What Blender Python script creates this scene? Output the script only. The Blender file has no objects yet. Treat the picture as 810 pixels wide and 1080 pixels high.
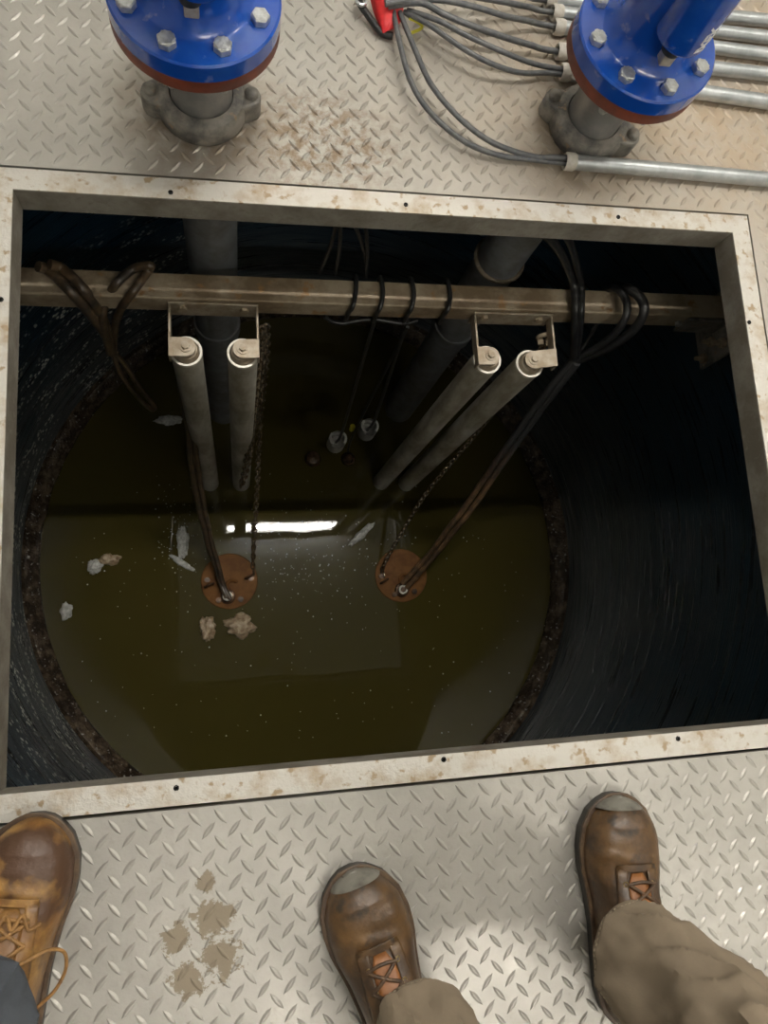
import bpy, bmesh, math, random
from mathutils import Vector, Matrix, noise
from math import sin, cos, pi, radians
random.seed(7)
S = bpy.context.scene
COL = S.collection

# ------------------------------------------------------------------ camera
H = 1.2
FPX = 769.0
RM = Matrix(((0.9798567038637678, 0.022762687503944633, -0.19840035269835188),
             (-0.05687620254030893, 0.9841470610774519, -0.1679870821140958),
             (0.19143128656995023, 0.1758875272161502, 0.9656177506094022)))
cd = bpy.data.cameras.new('camera')
cd.sensor_fit = 'VERTICAL'; cd.sensor_height = 36.0; cd.lens = FPX / 1080 * 36
cd.clip_start = 0.01
cam = bpy.data.objects.new('camera', cd); COL.objects.link(cam)
cam.matrix_world = Matrix.Translation((0, 0, H)) @ RM.to_4x4()
S.camera = cam

def at(x, y, z):
    "world point on the horizontal plane z seen at photo pixel x, y"
    d = RM @ Vector(((x - 405) / FPX, -(y - 540) / FPX, -1))
    return Vector((0, 0, H)) + d * ((z - H) / d.z)

# ------------------------------------------------------------------ world, exposure
w = bpy.data.worlds.new('world'); S.world = w; w.use_nodes = True
w.node_tree.nodes['Background'].inputs[0].default_value = (.8, .85, .9, 1)
w.node_tree.nodes['Background'].inputs[1].default_value = .05
S.view_settings.view_transform = 'Standard'
S.view_settings.look = 'None'
S.view_settings.gamma = 1
S.view_settings.use_curve_mapping = False
S.view_settings.exposure = 0.0

# lamps: (x, y, length along x, strength)
ROOM_Z = 3.6
LAMPS = [(0.55, 1.28, 1.28, 370, 'long ceiling tube lamp above the far edge of the hatch'),
         (0.85, -1.75, 1.25, 120, 'long ceiling tube lamp behind the person in tan trousers'),
         (2.42, 1.28, 1.0, 170, 'added unseen ceiling tube lamp above the far ends of the conduits'),  # added out of view to light the left pit wall
         (2.20, -1.75, 1.0, 70, 'added unseen ceiling tube lamp over the near right deck corner')]  # second added lamp, out of view, same purpose
LAMP_COL = (1.0, .955, .88)

# ------------------------------------------------------------------ helpers
def org(p):
    v = Vector((0, 0, 0))
    while p is not None:
        v += p.location; p = p.parent
    return v

class MB:
    def __init__(s): s.v = []; s.f = []
    def add(s, vs, fs):
        o = len(s.v); s.v += [Vector(q) for q in vs]; s.f += [tuple(i + o for i in f) for f in fs]; return s
    def box(s, a, b, m=None):
        x0, y0, z0 = a; x1, y1, z1 = b
        vs = [Vector(q) for q in ((x0,y0,z0),(x1,y0,z0),(x1,y1,z0),(x0,y1,z0),(x0,y0,z1),(x1,y0,z1),(x1,y1,z1),(x0,y1,z1))]
        if m: vs = [m @ q for q in vs]
        return s.add(vs, [(0,3,2,1),(4,5,6,7),(0,1,5,4),(1,2,6,5),(2,3,7,6),(3,0,4,7)])
    def prism(s, poly, z0, z1, m=None):
        n = len(poly)
        vs = [Vector((x, y, z0)) for x, y in poly] + [Vector((x, y, z1)) for x, y in poly]
        if m: vs = [m @ q for q in vs]
        return s.add(vs, [tuple(range(n))[::-1], tuple(range(n, 2*n))] + [(i, (i+1) % n, n+(i+1) % n, n+i) for i in range(n)])
    def loft(s, rings, cap0=True, cap1=True):
        n = len(rings[0]); vs = [q for r in rings for q in r]; fs = []
        for k in range(len(rings)-1):
            for i in range(n):
                j = (i+1) % n; fs.append((k*n+i, k*n+j, (k+1)*n+j, (k+1)*n+i))
        if cap0: fs.append(tuple(range(n))[::-1])
        if cap1: fs.append(tuple(range((len(rings)-1)*n, len(rings)*n)))
        return s.add(vs, fs)
    def lathe(s, prof, c=(0,0,0), n=40, m=None, closed=False):
        c = Vector(c); rings = []
        for r, z in prof:
            rings.append([c + Vector((r*cos(2*pi*i/n), r*sin(2*pi*i/n), z)) for i in range(n)])
        if m: rings = [[m @ q for q in r] for r in rings]
        if closed: rings.append(list(rings[0])); return s.loft(rings, False, False)
        return s.loft(rings)
    def tube(s, pts, r, n=8, caps=True):
        pts = [Vector(q) for q in pts]; rs = r if isinstance(r, (list, tuple)) else [r]*len(pts)
        rings = []; t0 = (pts[1]-pts[0]).normalized()
        u = t0.cross(Vector((0,0,1))); u = u.normalized() if u.length > 1e-3 else Vector((1,0,0))
        for i, q in enumerate(pts):
            t = (pts[min(i+1, len(pts)-1)] - pts[max(i-1, 0)]).normalized()
            u = (u - t*u.dot(t)); u = u.normalized() if u.length > 1e-6 else t.orthogonal().normalized()
            v = t.cross(u)
            rings.append([q + (u*cos(2*pi*k/n) + v*sin(2*pi*k/n))*rs[i] for k in range(n)])
        return s.loft(rings, caps, caps)
    def torus(s, c, R, r, m=None, n=24, k=8, arc=2*pi, a0=0):
        rings = []
        full = abs(arc-2*pi) < 1e-6
        for i in range(n + (0 if full else 1)):
            a = a0 + arc*i/n
            rings.append([Vector(((R + r*cos(2*pi*j/k))*cos(a), (R + r*cos(2*pi*j/k))*sin(a), r*sin(2*pi*j/k))) for j in range(k)])
        if full: rings.append(list(rings[0]))
        M = m or Matrix.Identity(4)
        rings = [[Vector(c) + M @ q for q in rr] for rr in rings]
        return s.loft(rings, not full, not full)
    def build(s, name, mat, parent=None, smooth=False, bevel=0, loc=None, merge=True):
        o_ = org(parent) if parent is not None else Vector(loc or (0,0,0))
        me = bpy.data.meshes.new(name)
        me.from_pydata([q - o_ for q in s.v], [], s.f); me.update()
        bm = bmesh.new(); bm.from_mesh(me)
        if merge: bmesh.ops.remove_doubles(bm, verts=bm.verts, dist=1e-6)
        bmesh.ops.recalc_face_normals(bm, faces=bm.faces)
        bm.to_mesh(me); bm.free()
        if smooth:
            for p in me.polygons: p.use_smooth = True
            try: me.set_sharp_from_angle(angle=radians(38))
            except Exception: pass
        o = bpy.data.objects.new(name, me); COL.objects.link(o)
        me.materials.append(mat)
        if parent is not None: o.parent = parent
        else: o.location = o_
        if bevel:
            b = o.modifiers.new('bevel', 'BEVEL'); b.width = bevel; b.segments = 2; b.limit_method = 'ANGLE'; b.angle_limit = radians(40)
        return o

def spl(pts, n=8):
    pts = [Vector(q) for q in pts]; out = []
    P = [pts[0]*2-pts[1]] + pts + [pts[-1]*2-pts[-2]]
    for i in range(1, len(P)-2):
        a, b, c, d = P[i-1:i+3]
        for k in range(n):
            t = k/n
            out.append(.5*((2*b) + (c-a)*t + (2*a-5*b+4*c-d)*t*t + (3*b-a-3*c+d)*t**3))
    out.append(pts[-1]); return out

def tag(o, label, cat, group=None, kind=None):
    o['label'] = label; o['category'] = cat
    if group: o['group'] = group
    if kind: o['kind'] = kind
    return o
def thing(name, label, cat, loc=(0,0,0), group=None):
    o = bpy.data.objects.new(name, None); o.empty_display_size = .05; COL.objects.link(o)
    o.location = loc; return tag(o, label, cat, group)
def struct(o): o['kind'] = 'structure'; return o
def hexpts(r, a=0): return [(r*cos(a+pi*i/3), r*sin(a+pi*i/3)) for i in range(6)]
def T(x, y, z): return Matrix.Translation((x, y, z))
def RZ(a): return Matrix.Rotation(a, 4, 'Z')

# ------------------------------------------------------------------ materials
def mat(name, c1, c2=None, metal=0, rough=.5, scale=20, bump=0, bscale=60, lo=.4, hi=.6, rough2=None, spec=.5, stretch=None, emit=None, c3=None, s3=90, amt3=.5, coat=0):
    m = bpy.data.materials.new(name); m.use_nodes = True; nt = m.node_tree; N = nt.nodes; L = nt.links
    b = N['Principled BSDF']
    b.inputs['Base Color'].default_value = (*c1, 1); b.inputs['Metallic'].default_value = metal
    b.inputs['Roughness'].default_value = rough; b.inputs['Specular IOR Level'].default_value = spec
    if coat: b.inputs['Coat Weight'].default_value = coat; b.inputs['Coat Roughness'].default_value = .08
    tc = N.new('ShaderNodeTexCoord'); mp = N.new('ShaderNodeMapping'); L.new(tc.outputs['Object'], mp.inputs[0])
    if stretch: mp.inputs['Scale'].default_value = stretch
    last = None
    if c2:
        n = N.new('ShaderNodeTexNoise'); n.inputs['Scale'].default_value = scale; n.inputs['Detail'].default_value = 6; n.inputs['Roughness'].default_value = .65
        L.new(mp.outputs[0], n.inputs[0])
        r = N.new('ShaderNodeMapRange'); r.inputs[1].default_value = lo; r.inputs[2].default_value = hi; L.new(n.outputs[0], r.inputs[0])
        x = N.new('ShaderNodeMix'); x.data_type = 'RGBA'; x.inputs[6].default_value = (*c1, 1); x.inputs[7].default_value = (*c2, 1)
        L.new(r.outputs[0], x.inputs[0]); last = x.outputs[2]
        if rough2 is not None:
            q = N.new('ShaderNodeMapRange'); q.inputs[3].default_value = rough; q.inputs[4].default_value = rough2
            L.new(r.outputs[0], q.inputs[0]); L.new(q.outputs[0], b.inputs['Roughness'])
        if c3:
            n3 = N.new('ShaderNodeTexNoise'); n3.inputs['Scale'].default_value = s3; n3.inputs['Detail'].default_value = 8
            L.new(mp.outputs[0], n3.inputs[0])
            r3 = N.new('ShaderNodeMapRange'); r3.inputs[1].default_value = amt3; r3.inputs[2].default_value = amt3+.08; L.new(n3.outputs[0], r3.inputs[0])
            x3 = N.new('ShaderNodeMix'); x3.data_type = 'RGBA'; x3.inputs[7].default_value = (*c3, 1)
            L.new(r3.outputs[0], x3.inputs[0]); L.new(last, x3.inputs[6]); last = x3.outputs[2]
        L.new(last, b.inputs['Base Color'])
    if bump:
        n2 = N.new('ShaderNodeTexNoise'); n2.inputs['Scale'].default_value = bscale; n2.inputs['Detail'].default_value = 5
        L.new(mp.outputs[0], n2.inputs[0])
        bp = N.new('ShaderNodeBump'); bp.inputs['Strength'].default_value = bump; bp.inputs['Distance'].default_value = .004
        L.new(n2.outputs[0], bp.inputs['Height']); L.new(bp.outputs[0], b.inputs['Normal'])
    if emit:
        b.inputs['Emission Color'].default_value = (*emit[0], 1); b.inputs['Emission Strength'].default_value = emit[1]
    return m

M = {}
M['frame'] = mat('aluminium_frame', (.58,.55,.50), (.40,.31,.21), metal=.3, rough=.42, scale=16, bump=.3, bscale=160, lo=.48, hi=.70, c3=(.36,.27,.17), s3=55, amt3=.58)
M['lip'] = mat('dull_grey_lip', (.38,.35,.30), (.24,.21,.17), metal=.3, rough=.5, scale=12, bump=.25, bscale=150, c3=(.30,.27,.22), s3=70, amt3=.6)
M['galv'] = mat('galvanised_steel', (.52,.54,.55), (.40,.42,.43), metal=.75, rough=.33, scale=30, bump=.1, bscale=200)
M['galv_worn'] = mat('dirty_steel_beam', (.38,.31,.22), (.19,.135,.08), metal=.2, rough=.55, scale=9, bump=.3, bscale=90, c3=(.30,.17,.07), s3=30, amt3=.6)
M['bracket'] = mat('bracket_steel', (.42,.36,.28), (.28,.22,.15), metal=.4, rough=.42, scale=30, bump=.15, bscale=120)
M['pipe'] = mat('grey_guide_pipe', (.60,.58,.51), (.30,.26,.19), metal=.15, rough=.45, scale=11, bump=.2, bscale=80, stretch=(1,1,.35))
M['rim'] = mat('pipe_end_rim', (.7,.66,.58), metal=.4, rough=.35)
M['riser'] = mat('riser_pipe_grey', (.24,.25,.26), (.16,.15,.14), metal=.2, rough=.5, scale=9, bump=.2, bscale=60)
M['coupling'] = mat('coupling_iron', (.11,.105,.10), (.27,.25,.22), metal=.3, rough=.5, scale=22, bump=.35, bscale=60, c3=(.30,.22,.15), s3=60, amt3=.62)
M['couplepipe'] = mat('dull_steel_pipe', (.22,.22,.22), (.32,.30,.28), metal=.5, rough=.4, scale=14, bump=.15)
M['blue'] = mat('blue_enamel', (.004,.06,.37), (.02,.10,.42), rough=.22, scale=10, bump=.06, bscale=25, lo=.5, hi=.75, coat=.5, c3=(.16,.2,.42), s3=30, amt3=.64)
M['rust'] = mat('red_oxide', (.21,.042,.018), (.13,.03,.015), rough=.55, scale=20, bump=.2)
M['bolt'] = mat('zinc_bolt', (.62,.63,.63), (.42,.42,.40), metal=.7, rough=.33, scale=80, bump=.3, bscale=200)
M['brass'] = mat('dull_nut', (.55,.50,.40), (.40,.35,.27), metal=.5, rough=.4, scale=60)
M['white'] = mat('white_paint', (.8,.82,.85), rough=.5)
M['bushing'] = mat('plastic_bushing', (.60,.57,.52), (.48,.44,.38), rough=.5, scale=60)
M['cable'] = mat('grey_rubber_cable', (.075,.078,.085), (.12,.12,.12), rough=.45, scale=60, bump=.05)
M['blackcable'] = mat('black_cable', (.010,.010,.011), (.022,.022,.021), rough=.35, scale=40)
M['browncable'] = mat('slimy_brown_cable', (.10,.065,.035), (.035,.028,.022), rough=.3, scale=25, bump=.3, bscale=90)
M['tancable'] = mat('mud_coated_cable', (.24,.14,.07), (.10,.065,.04), rough=.35, scale=25, bump=.3, bscale=90)
def mudline(m, z0, z1, c):
    nt = m.node_tree; N = nt.nodes; L = nt.links; b = N['Principled BSDF']
    g = N.new('ShaderNodeNewGeometry'); sp = N.new('ShaderNodeSeparateXYZ'); L.new(g.outputs['Position'], sp.inputs[0])
    r = N.new('ShaderNodeMapRange'); r.inputs[1].default_value = z0; r.inputs[2].default_value = z1; L.new(sp.outputs[2], r.inputs[0])
    x = N.new('ShaderNodeMix'); x.data_type = 'RGBA'; x.inputs[7].default_value = (*c, 1); L.new(r.outputs[0], x.inputs[0])
    L.new(b.inputs['Base Color'].links[0].from_socket, x.inputs[6]); L.new(x.outputs[2], b.inputs['Base Color'])
mudline(M['tancable'], -1.15, -.9, (.045,.045,.045))
M['red'] = mat('red_cloth', (.75,.03,.03), (.6,.02,.025), rough=.55, scale=30, bump=.3, bscale=60)
M['black'] = mat('black_rubber', (.015,.015,.015), rough=.5)
M['hole'] = mat('screw_black', (.01,.009,.008), rough=.6, metal=.3)
M['yellow'] = mat('yellow_insulation', (.7,.65,.05), rough=.4)
M['chain'] = mat('chain_steel', (.50,.44,.35), (.25,.17,.09), metal=.85, rough=.22, scale=60)
M['pump'] = mat('pump_rust_brown', (.19,.085,.024), (.12,.05,.014), rough=.6, spec=.15, scale=20, bump=.15, bscale=60)
M['pumpdark'] = mat('pump_dark', (.035,.022,.014), (.16,.09,.05), metal=.4, rough=.22, scale=30)
M['gland'] = mat('white_gland', (.8,.78,.7), rough=.35)
M['float'] = mat('float_grey', (.48,.48,.45), (.34,.33,.30), rough=.4, scale=30)
M['lump'] = mat('grease_lump', (.50,.40,.27), (.28,.19,.11), rough=.3, scale=60, bump=.8, bscale=80)
M['foam'] = mat('foam', (.62,.62,.58), (.35,.35,.31), rough=.35, scale=80, bump=.8, bscale=120)  # froth, and also the smears that stand for water reflections
M['leather'] = mat('brown_boot_leather', (.058,.032,.016), (.15,.078,.026), rough=.42, scale=17, bump=.25, bscale=90, lo=.42, hi=.7, c3=(.035,.024,.017), s3=26, amt3=.56)
M['leather2'] = mat('tan_boot_leather', (.20,.092,.025), (.38,.21,.06), rough=.45, scale=15, bump=.3, bscale=90, lo=.4, hi=.62, c3=(.075,.035,.017), s3=10, amt3=.53)
M['tongue'] = mat('orange_tongue', (.30,.115,.03), (.20,.075,.022), rough=.5, scale=20)
M['toe'] = mat('scuffed_toe_rubber', (.20,.19,.16), (.10,.09,.075), rough=.5, scale=18, bump=.2, lo=.45, hi=.6)
M['sole'] = mat('black_sole', (.022,.02,.018), (.045,.04,.034), rough=.6, scale=30, bump=.2)
M['welt'] = mat('brown_welt', (.10,.06,.03), (.06,.035,.02), rough=.5, scale=40)
M['lace'] = mat('dark_lace', (.05,.028,.015), (.12,.065,.03), rough=.6, scale=90)
M['lace2'] = mat('tan_lace', (.33,.17,.05), (.20,.10,.03), rough=.6, scale=90)
M['eyelet'] = mat('brass_eyelet', (.5,.38,.2), metal=.8, rough=.35)
M['tan'] = mat('tan_canvas', (.25,.195,.135), (.205,.16,.11), rough=.85, scale=7, bump=.12, bscale=500)
M['stitch'] = mat('tan_stitch', (.33,.27,.19), rough=.8)
M['greycloth'] = mat('grey_denim', (.075,.085,.10), (.055,.062,.075), rough=.9, scale=12, bump=.1, bscale=400)
M['wall'] = mat('painted_block_wall', (.55,.55,.52), (.50,.50,.47), rough=.7, scale=4)
M['ceiling'] = mat('ceiling_panel', (.50,.51,.50), (.44,.45,.44), rough=.7, scale=2)
M['housing'] = mat('lamp_housing', (.8,.8,.8), rough=.4)

# tread plate: bare aluminium, worn, with rust patch and mud spots
def floor_mat():
    m = bpy.data.materials.new('tread_plate_aluminium'); m.use_nodes = True; nt = m.node_tree; N = nt.nodes; L = nt.links
    b = N['Principled BSDF']; b.inputs['Metallic'].default_value = .45; b.inputs['Roughness'].default_value = .38
    g = N.new('ShaderNodeTexCoord'); co = g.outputs['Object']
    def noi(s, d=6, r=.6):
        n = N.new('ShaderNodeTexNoise'); n.inputs['Scale'].default_value = s; n.inputs['Detail'].default_value = d; n.inputs['Roughness'].default_value = r
        L.new(co, n.inputs[0]); return n.outputs[0]
    def rng(x, a, c, lo=0, hi=1):
        n = N.new('ShaderNodeMapRange'); n.inputs[1].default_value = a; n.inputs[2].default_value = c; n.inputs[3].default_value = lo; n.inputs[4].default_value = hi
        L.new(x, n.inputs[0]); return n.outputs[0]
    def mul(x, y, op='MULTIPLY'):
        n = N.new('ShaderNodeMath'); n.operation = op; L.new(x, n.inputs[0])
        if isinstance(y, float): n.inputs[1].default_value = y
        else: L.new(y, n.inputs[1])
        return n.outputs[0]
    def dist(p, sx=1, sy=1):
        s = N.new('ShaderNodeVectorMath'); s.operation = 'SUBTRACT'; L.new(co, s.inputs[0]); s.inputs[1].default_value = (p[0], p[1], 0)
        k = N.new('ShaderNodeVectorMath'); k.operation = 'MULTIPLY'; L.new(s.outputs[0], k.inputs[0]); k.inputs[1].default_value = (sx, sy, 0)
        l = N.new('ShaderNodeVectorMath'); l.operation = 'LENGTH'; L.new(k.outputs[0], l.inputs[0]); return l.outputs['Value']
    col = None
    def mix(f, c, base):
        x = N.new('ShaderNodeMix'); x.data_type = 'RGBA'; L.new(f, x.inputs[0]); x.inputs[7].default_value = (*c, 1)
        if isinstance(base, tuple): x.inputs[6].default_value = (*base, 1)
        else: L.new(base, x.inputs[6])
        return x.outputs[2]
    col = mix(rng(noi(5), .35, .65), (.41,.39,.355), (.50,.475,.435))
    col = mix(mul(rng(noi(70, 8, .7), .55, .7), .45), (.36,.32,.27), col)
    # tan dirt spread over the far right deck
    far = rng(dist((1.0, 1.15), 1, 1.25), .85, .2)
    col = mix(mul(far, rng(noi(11, 8, .7), .3, .6, .3, 1)), (.42,.33,.235), col)
    # rusty patch of the plate near the hatch's far edge
    rp = mul(rng(dist((.17, .90), 1, 1.4), .20, .08), rng(noi(45, 8, .7), .42, .6))
    col = mix(mul(rp, .9), (.20,.135,.075), col)
    # caulk dirt round the two risers
    for p in ((-.043,.95), (.70,.97)):
        col = mix(mul(rng(dist(p), .19, .08), rng(noi(25, 8), .35, .6, .2, .9)), (.27,.21,.15), col)
    # splashes of dry mud
    s = None
    for p, r in (((-.045,-.395), .045), ((-.035,-.452), .045), ((-.085,-.475), .04), ((-.10,-.42), .035), ((-.055,-.345), .022)):
        d = rng(dist(p), r*1.25, 0.0); s = d if s is None else mul(s, d, 'MAXIMUM')
    mud = rng(mul(s, mul(noi(42, 8, .75), 2.0), 'ADD'), 1.52, 1.56)
    col = mix(mud, (.26,.215,.155), col)
    L.new(col, b.inputs['Base Color'])
    ro = mul(rng(noi(9, 6), .3, .7, .30, .50), mul(mud, .35), 'ADD'); L.new(ro, b.inputs['Roughness'])
    mt = mul(rng(mul(mud, mul(far, .8), 'ADD'), 0, 1, .5, .05), 1.0); L.new(mt, b.inputs['Metallic'])
    bp = N.new('ShaderNodeBump'); bp.inputs['Strength'].default_value = .35; bp.inputs['Distance'].default_value = .002
    L.new(noi(75, 6), bp.inputs['Height']); L.new(bp.outputs[0], b.inputs['Normal'])
    return m
M['floor'] = floor_mat()

WL = -1.72; TC = (.295, .337)
def wall_tank_mat():
    m = bpy.data.materials.new('navy_fibreglass'); m.use_nodes = True; nt = m.node_tree; N = nt.nodes; L = nt.links
    b = N['Principled BSDF']; b.inputs['Roughness'].default_value = .3
    g = N.new('ShaderNodeTexCoord'); co = g.outputs['Object']
    sep = N.new('ShaderNodeSeparateXYZ'); L.new(co, sep.inputs[0])
    at2 = N.new('ShaderNodeMath'); at2.operation = 'ARCTAN2'; L.new(sep.outputs[1], at2.inputs[0]); L.new(sep.outputs[0], at2.inputs[1])
    cmb = N.new('ShaderNodeCombineXYZ'); L.new(at2.outputs[0], cmb.inputs[0]); L.new(sep.outputs[2], cmb.inputs[1])
    def noi(s, scale3, d=6):
        mp = N.new('ShaderNodeMapping'); mp.inputs['Scale'].default_value = scale3; L.new(cmb.outputs[0], mp.inputs[0])
        n = N.new('ShaderNodeTexNoise'); n.inputs['Scale'].default_value = s; n.inputs['Detail'].default_value = d; L.new(mp.outputs[0], n.inputs[0]); return n.outputs[0]
    def rng(x, a, c, lo=0, hi=1):
        n = N.new('ShaderNodeMapRange'); n.inputs[1].default_value = a; n.inputs[2].default_value = c; n.inputs[3].default_value = lo; n.inputs[4].default_value = hi
        L.new(x, n.inputs[0]); return n.outputs[0]
    def mul(x, y, op='MULTIPLY'):
        n = N.new('ShaderNodeMath'); n.operation = op; L.new(x, n.inputs[0])
        if isinstance(y, float): n.inputs[1].default_value = y
        else: L.new(y, n.inputs[1])
        return n.outputs[0]
    def mix(f, c, base):
        x = N.new('ShaderNodeMix'); x.data_type = 'RGBA'; L.new(f, x.inputs[0]); x.inputs[7].default_value = (*c, 1)
        if isinstance(base, tuple): x.inputs[6].default_value = (*base, 1)
        else: L.new(base, x.inputs[6])
        return x.outputs[2]
    # windings of the fibreglass: slightly sloping bands
    st = noi(6, (.5, 9, 1)); fine = noi(25, (.25, 14, 1))
    col = mix(rng(st, .35, .65), (.006,.032,.060), (.002,.012,.028))
    col = mix(mul(rng(fine, .5, .7), .5), (.02,.04,.055), col)
    # streaky grey, stronger towards the bottom of the wall
    low = rng(sep.outputs[2], -.95, -1.6)
    col = mix(mul(low, rng(noi(7, (.8, 6, 1)), .35, .62, .15, .9)), (.17,.175,.17), col)
    # glints of wet drips, painted as white specks on the left side
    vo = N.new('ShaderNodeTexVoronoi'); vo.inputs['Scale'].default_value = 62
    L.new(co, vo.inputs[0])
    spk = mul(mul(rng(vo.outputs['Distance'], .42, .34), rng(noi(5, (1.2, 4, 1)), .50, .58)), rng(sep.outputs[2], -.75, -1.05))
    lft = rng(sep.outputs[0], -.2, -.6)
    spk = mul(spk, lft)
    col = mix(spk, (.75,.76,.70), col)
    L.new(col, b.inputs['Base Color'])
    bp = N.new('ShaderNodeBump'); bp.inputs['Strength'].default_value = .5; bp.inputs['Distance'].default_value = .004
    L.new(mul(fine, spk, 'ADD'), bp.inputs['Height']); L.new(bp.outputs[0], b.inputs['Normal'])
    L.new(rng(st, .3, .7, .22, .42), b.inputs['Roughness'])
    return m
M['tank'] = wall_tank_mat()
M['crust'] = mat('rusty_scum_crust', (.030,.020,.013), (.16,.12,.08), rough=.22, scale=22, bump=1.0, bscale=110, lo=.45, hi=.7, c3=(.42,.41,.37), s3=70, amt3=.63)  # pale grey flecks in the colour stand for wet glints on the crust

def water_mat():
    m = bpy.data.materials.new('murky_olive_water'); m.use_nodes = True; nt = m.node_tree; N = nt.nodes; L = nt.links
    b = N['Principled BSDF']; b.inputs['Base Color'].default_value = (.050,.040,.006, 1); b.inputs['Roughness'].default_value = .015
    b.inputs['IOR'].default_value = 1.33
    g = N.new('ShaderNodeTexCoord'); co = g.outputs['Object']
    n = N.new('ShaderNodeTexNoise'); n.inputs['Scale'].default_value = 3.5; n.inputs['Detail'].default_value = 1; L.new(co, n.inputs[0])
    # ring ripples round a drip near the tank wall
    s = N.new('ShaderNodeVectorMath'); s.operation = 'SUBTRACT'; L.new(co, s.inputs[0])
    q = at(160, 800, WL); s.inputs[1].default_value = (q.x - TC[0], q.y - TC[1], 0)
    l = N.new('ShaderNodeVectorMath'); l.operation = 'LENGTH'; L.new(s.outputs[0], l.inputs[0])
    sc = N.new('ShaderNodeMath'); sc.operation = 'MULTIPLY'; L.new(l.outputs['Value'], sc.inputs[0]); sc.inputs[1].default_value = 150
    sn = N.new('ShaderNodeMath'); sn.operation = 'SINE'; L.new(sc.outputs[0], sn.inputs[0])
    fo = N.new('ShaderNodeMapRange'); fo.inputs[1].default_value = .42; fo.inputs[2].default_value = .03; L.new(l.outputs['Value'], fo.inputs[0])
    ml = N.new('ShaderNodeMath'); ml.operation = 'MULTIPLY'; L.new(sn.outputs[0], ml.inputs[0]); L.new(fo.outputs[0], ml.inputs[1])
    m2 = N.new('ShaderNodeMath'); m2.operation = 'MULTIPLY_ADD'; L.new(ml.outputs[0], m2.inputs[0]); m2.inputs[1].default_value = 5.0; L.new(n.outputs[0], m2.inputs[2])
    bp = N.new('ShaderNodeBump'); bp.inputs['Strength'].default_value = .5; bp.inputs['Distance'].default_value = .002
    L.new(m2.outputs[0], bp.inputs['Height']); L.new(bp.outputs[0], b.inputs['Normal'])
    n4 = N.new('ShaderNodeTexNoise'); n4.inputs['Scale'].default_value = 2.2; n4.inputs['Detail'].default_value = 4; L.new(co, n4.inputs[0])
    mx = N.new('ShaderNodeMix'); mx.data_type = 'RGBA'; mx.inputs[6].default_value = (.046,.038,.008,1); mx.inputs[7].default_value = (.062,.050,.014,1)
    L.new(n4.outputs[0], mx.inputs[0]); L.new(mx.outputs[2], b.inputs['Base Color'])
    return m
M['water'] = water_mat()

# ------------------------------------------------------------------ structure
X0, Y1, X1, Y0 = -.353, .769, 1.003, -.194       # clear hatch opening
FO = .045                                         # frame flange width
RX0, RX1, RY0, RY1 = -2.6, 3.0, -2.6, 2.6
mb = MB()
ox0, ox1, oy0, oy1 = X0-FO, X1+FO, Y0-FO, Y1+FO
for a, b in (((RX0, RY0), (RX1, oy0)), ((RX0, oy1), (RX1, RY1)), ((RX0, oy0), (ox0, oy1)), ((ox1, oy0), (RX1, oy1))):
    mb.box((a[0], a[1], -.045), (b[0], b[1], 0))
def lug(cx, cy, ang):
    c, s_ = cos(ang), sin(ang); L_, W_, h = .0158, .0042, .0021
    pl = [(L_,0,0),(L_*.45,W_*.8,0),(0,W_,0),(-L_*.45,W_*.8,0),(-L_,0,0),(-L_*.45,-W_*.8,0),(0,-W_,0),(L_*.45,-W_*.8,0),(L_*.62,0,h),(0,W_*.25,h),(-L_*.62,0,h),(0,-W_*.25,h)]
    vs = [(cx + x*c - y*s_, cy + x*s_ + y*c, z) for x, y, z in pl]
    mb.add(vs, [(0,1,8),(1,2,9,8),(2,3,10,9),(3,4,10),(4,5,10),(5,6,11,10),(6,7,8,11),(7,0,8),(8,9,10,11)])
A = .0382
def inhatch(x, y, e=.012): return ox0-e < x < ox1+e and oy0-e < y < oy1+e
for i in range(-32, 48):
    for j in range(-26, 56):
        x = -.187 + A*i; y = -.293 + A*j
        if not inhatch(x, y): lug(x, y, radians(-50))
        x += A/2+.001; y += A/2
        if not inhatch(x, y): lug(x, y, radians(50))
fl = struct(mb.build('floor', M['floor'], merge=False))

# tank wall, scum ledge, water
n = 128
def ring(r, z): return [Vector((TC[0]+r*cos(2*pi*i/n), TC[1]+r*sin(2*pi*i/n), z)) for i in range(n)]
mb = MB(); mb.loft([ring(1.06, -.06), ring(1.06, -1.60), ring(1.06, -1.95), ring(1.12, -1.95), ring(1.12, -.06), ring(1.06, -.06)], False, False)
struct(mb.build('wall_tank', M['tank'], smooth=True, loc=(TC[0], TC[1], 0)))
mb = MB()
rs = [(1.064,-1.615),(1.056,-1.625),(1.050,-1.64),(1.043,-1.644),(1.036,-1.655),(1.030,-1.662),(1.036,-1.672),(1.030,-1.682),(1.022,-1.688),(1.017,-1.70),(1.021,-1.712),(1.018,-1.74),(1.064,-1.74)]
n = 260
rr = []
for k, (r, z) in enumerate(rs):
    rg = ring(r, z)
    if 0 < k < 11:
        for q in rg:
            d = noise.noise(Vector((q.x*14, q.y*14, z*40)))*.006
            v = Vector((q.x-TC[0], q.y-TC[1], 0)).normalized(); q += v*d
    rr.append(rg)
mb.loft(rr + [rr[0]], False, False)
struct(mb.build('trim_1', M['crust'], smooth=True))
n = 128
mb = MB(); mb.loft([ring(1.03, WL), ring(1.03, WL-.05)])
wt = mb.build('sewage_water', M['water'], loc=(TC[0], TC[1], 0))
tag(wt, 'dark olive murky water at the bottom of the round pit', 'water', kind='stuff')

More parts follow.
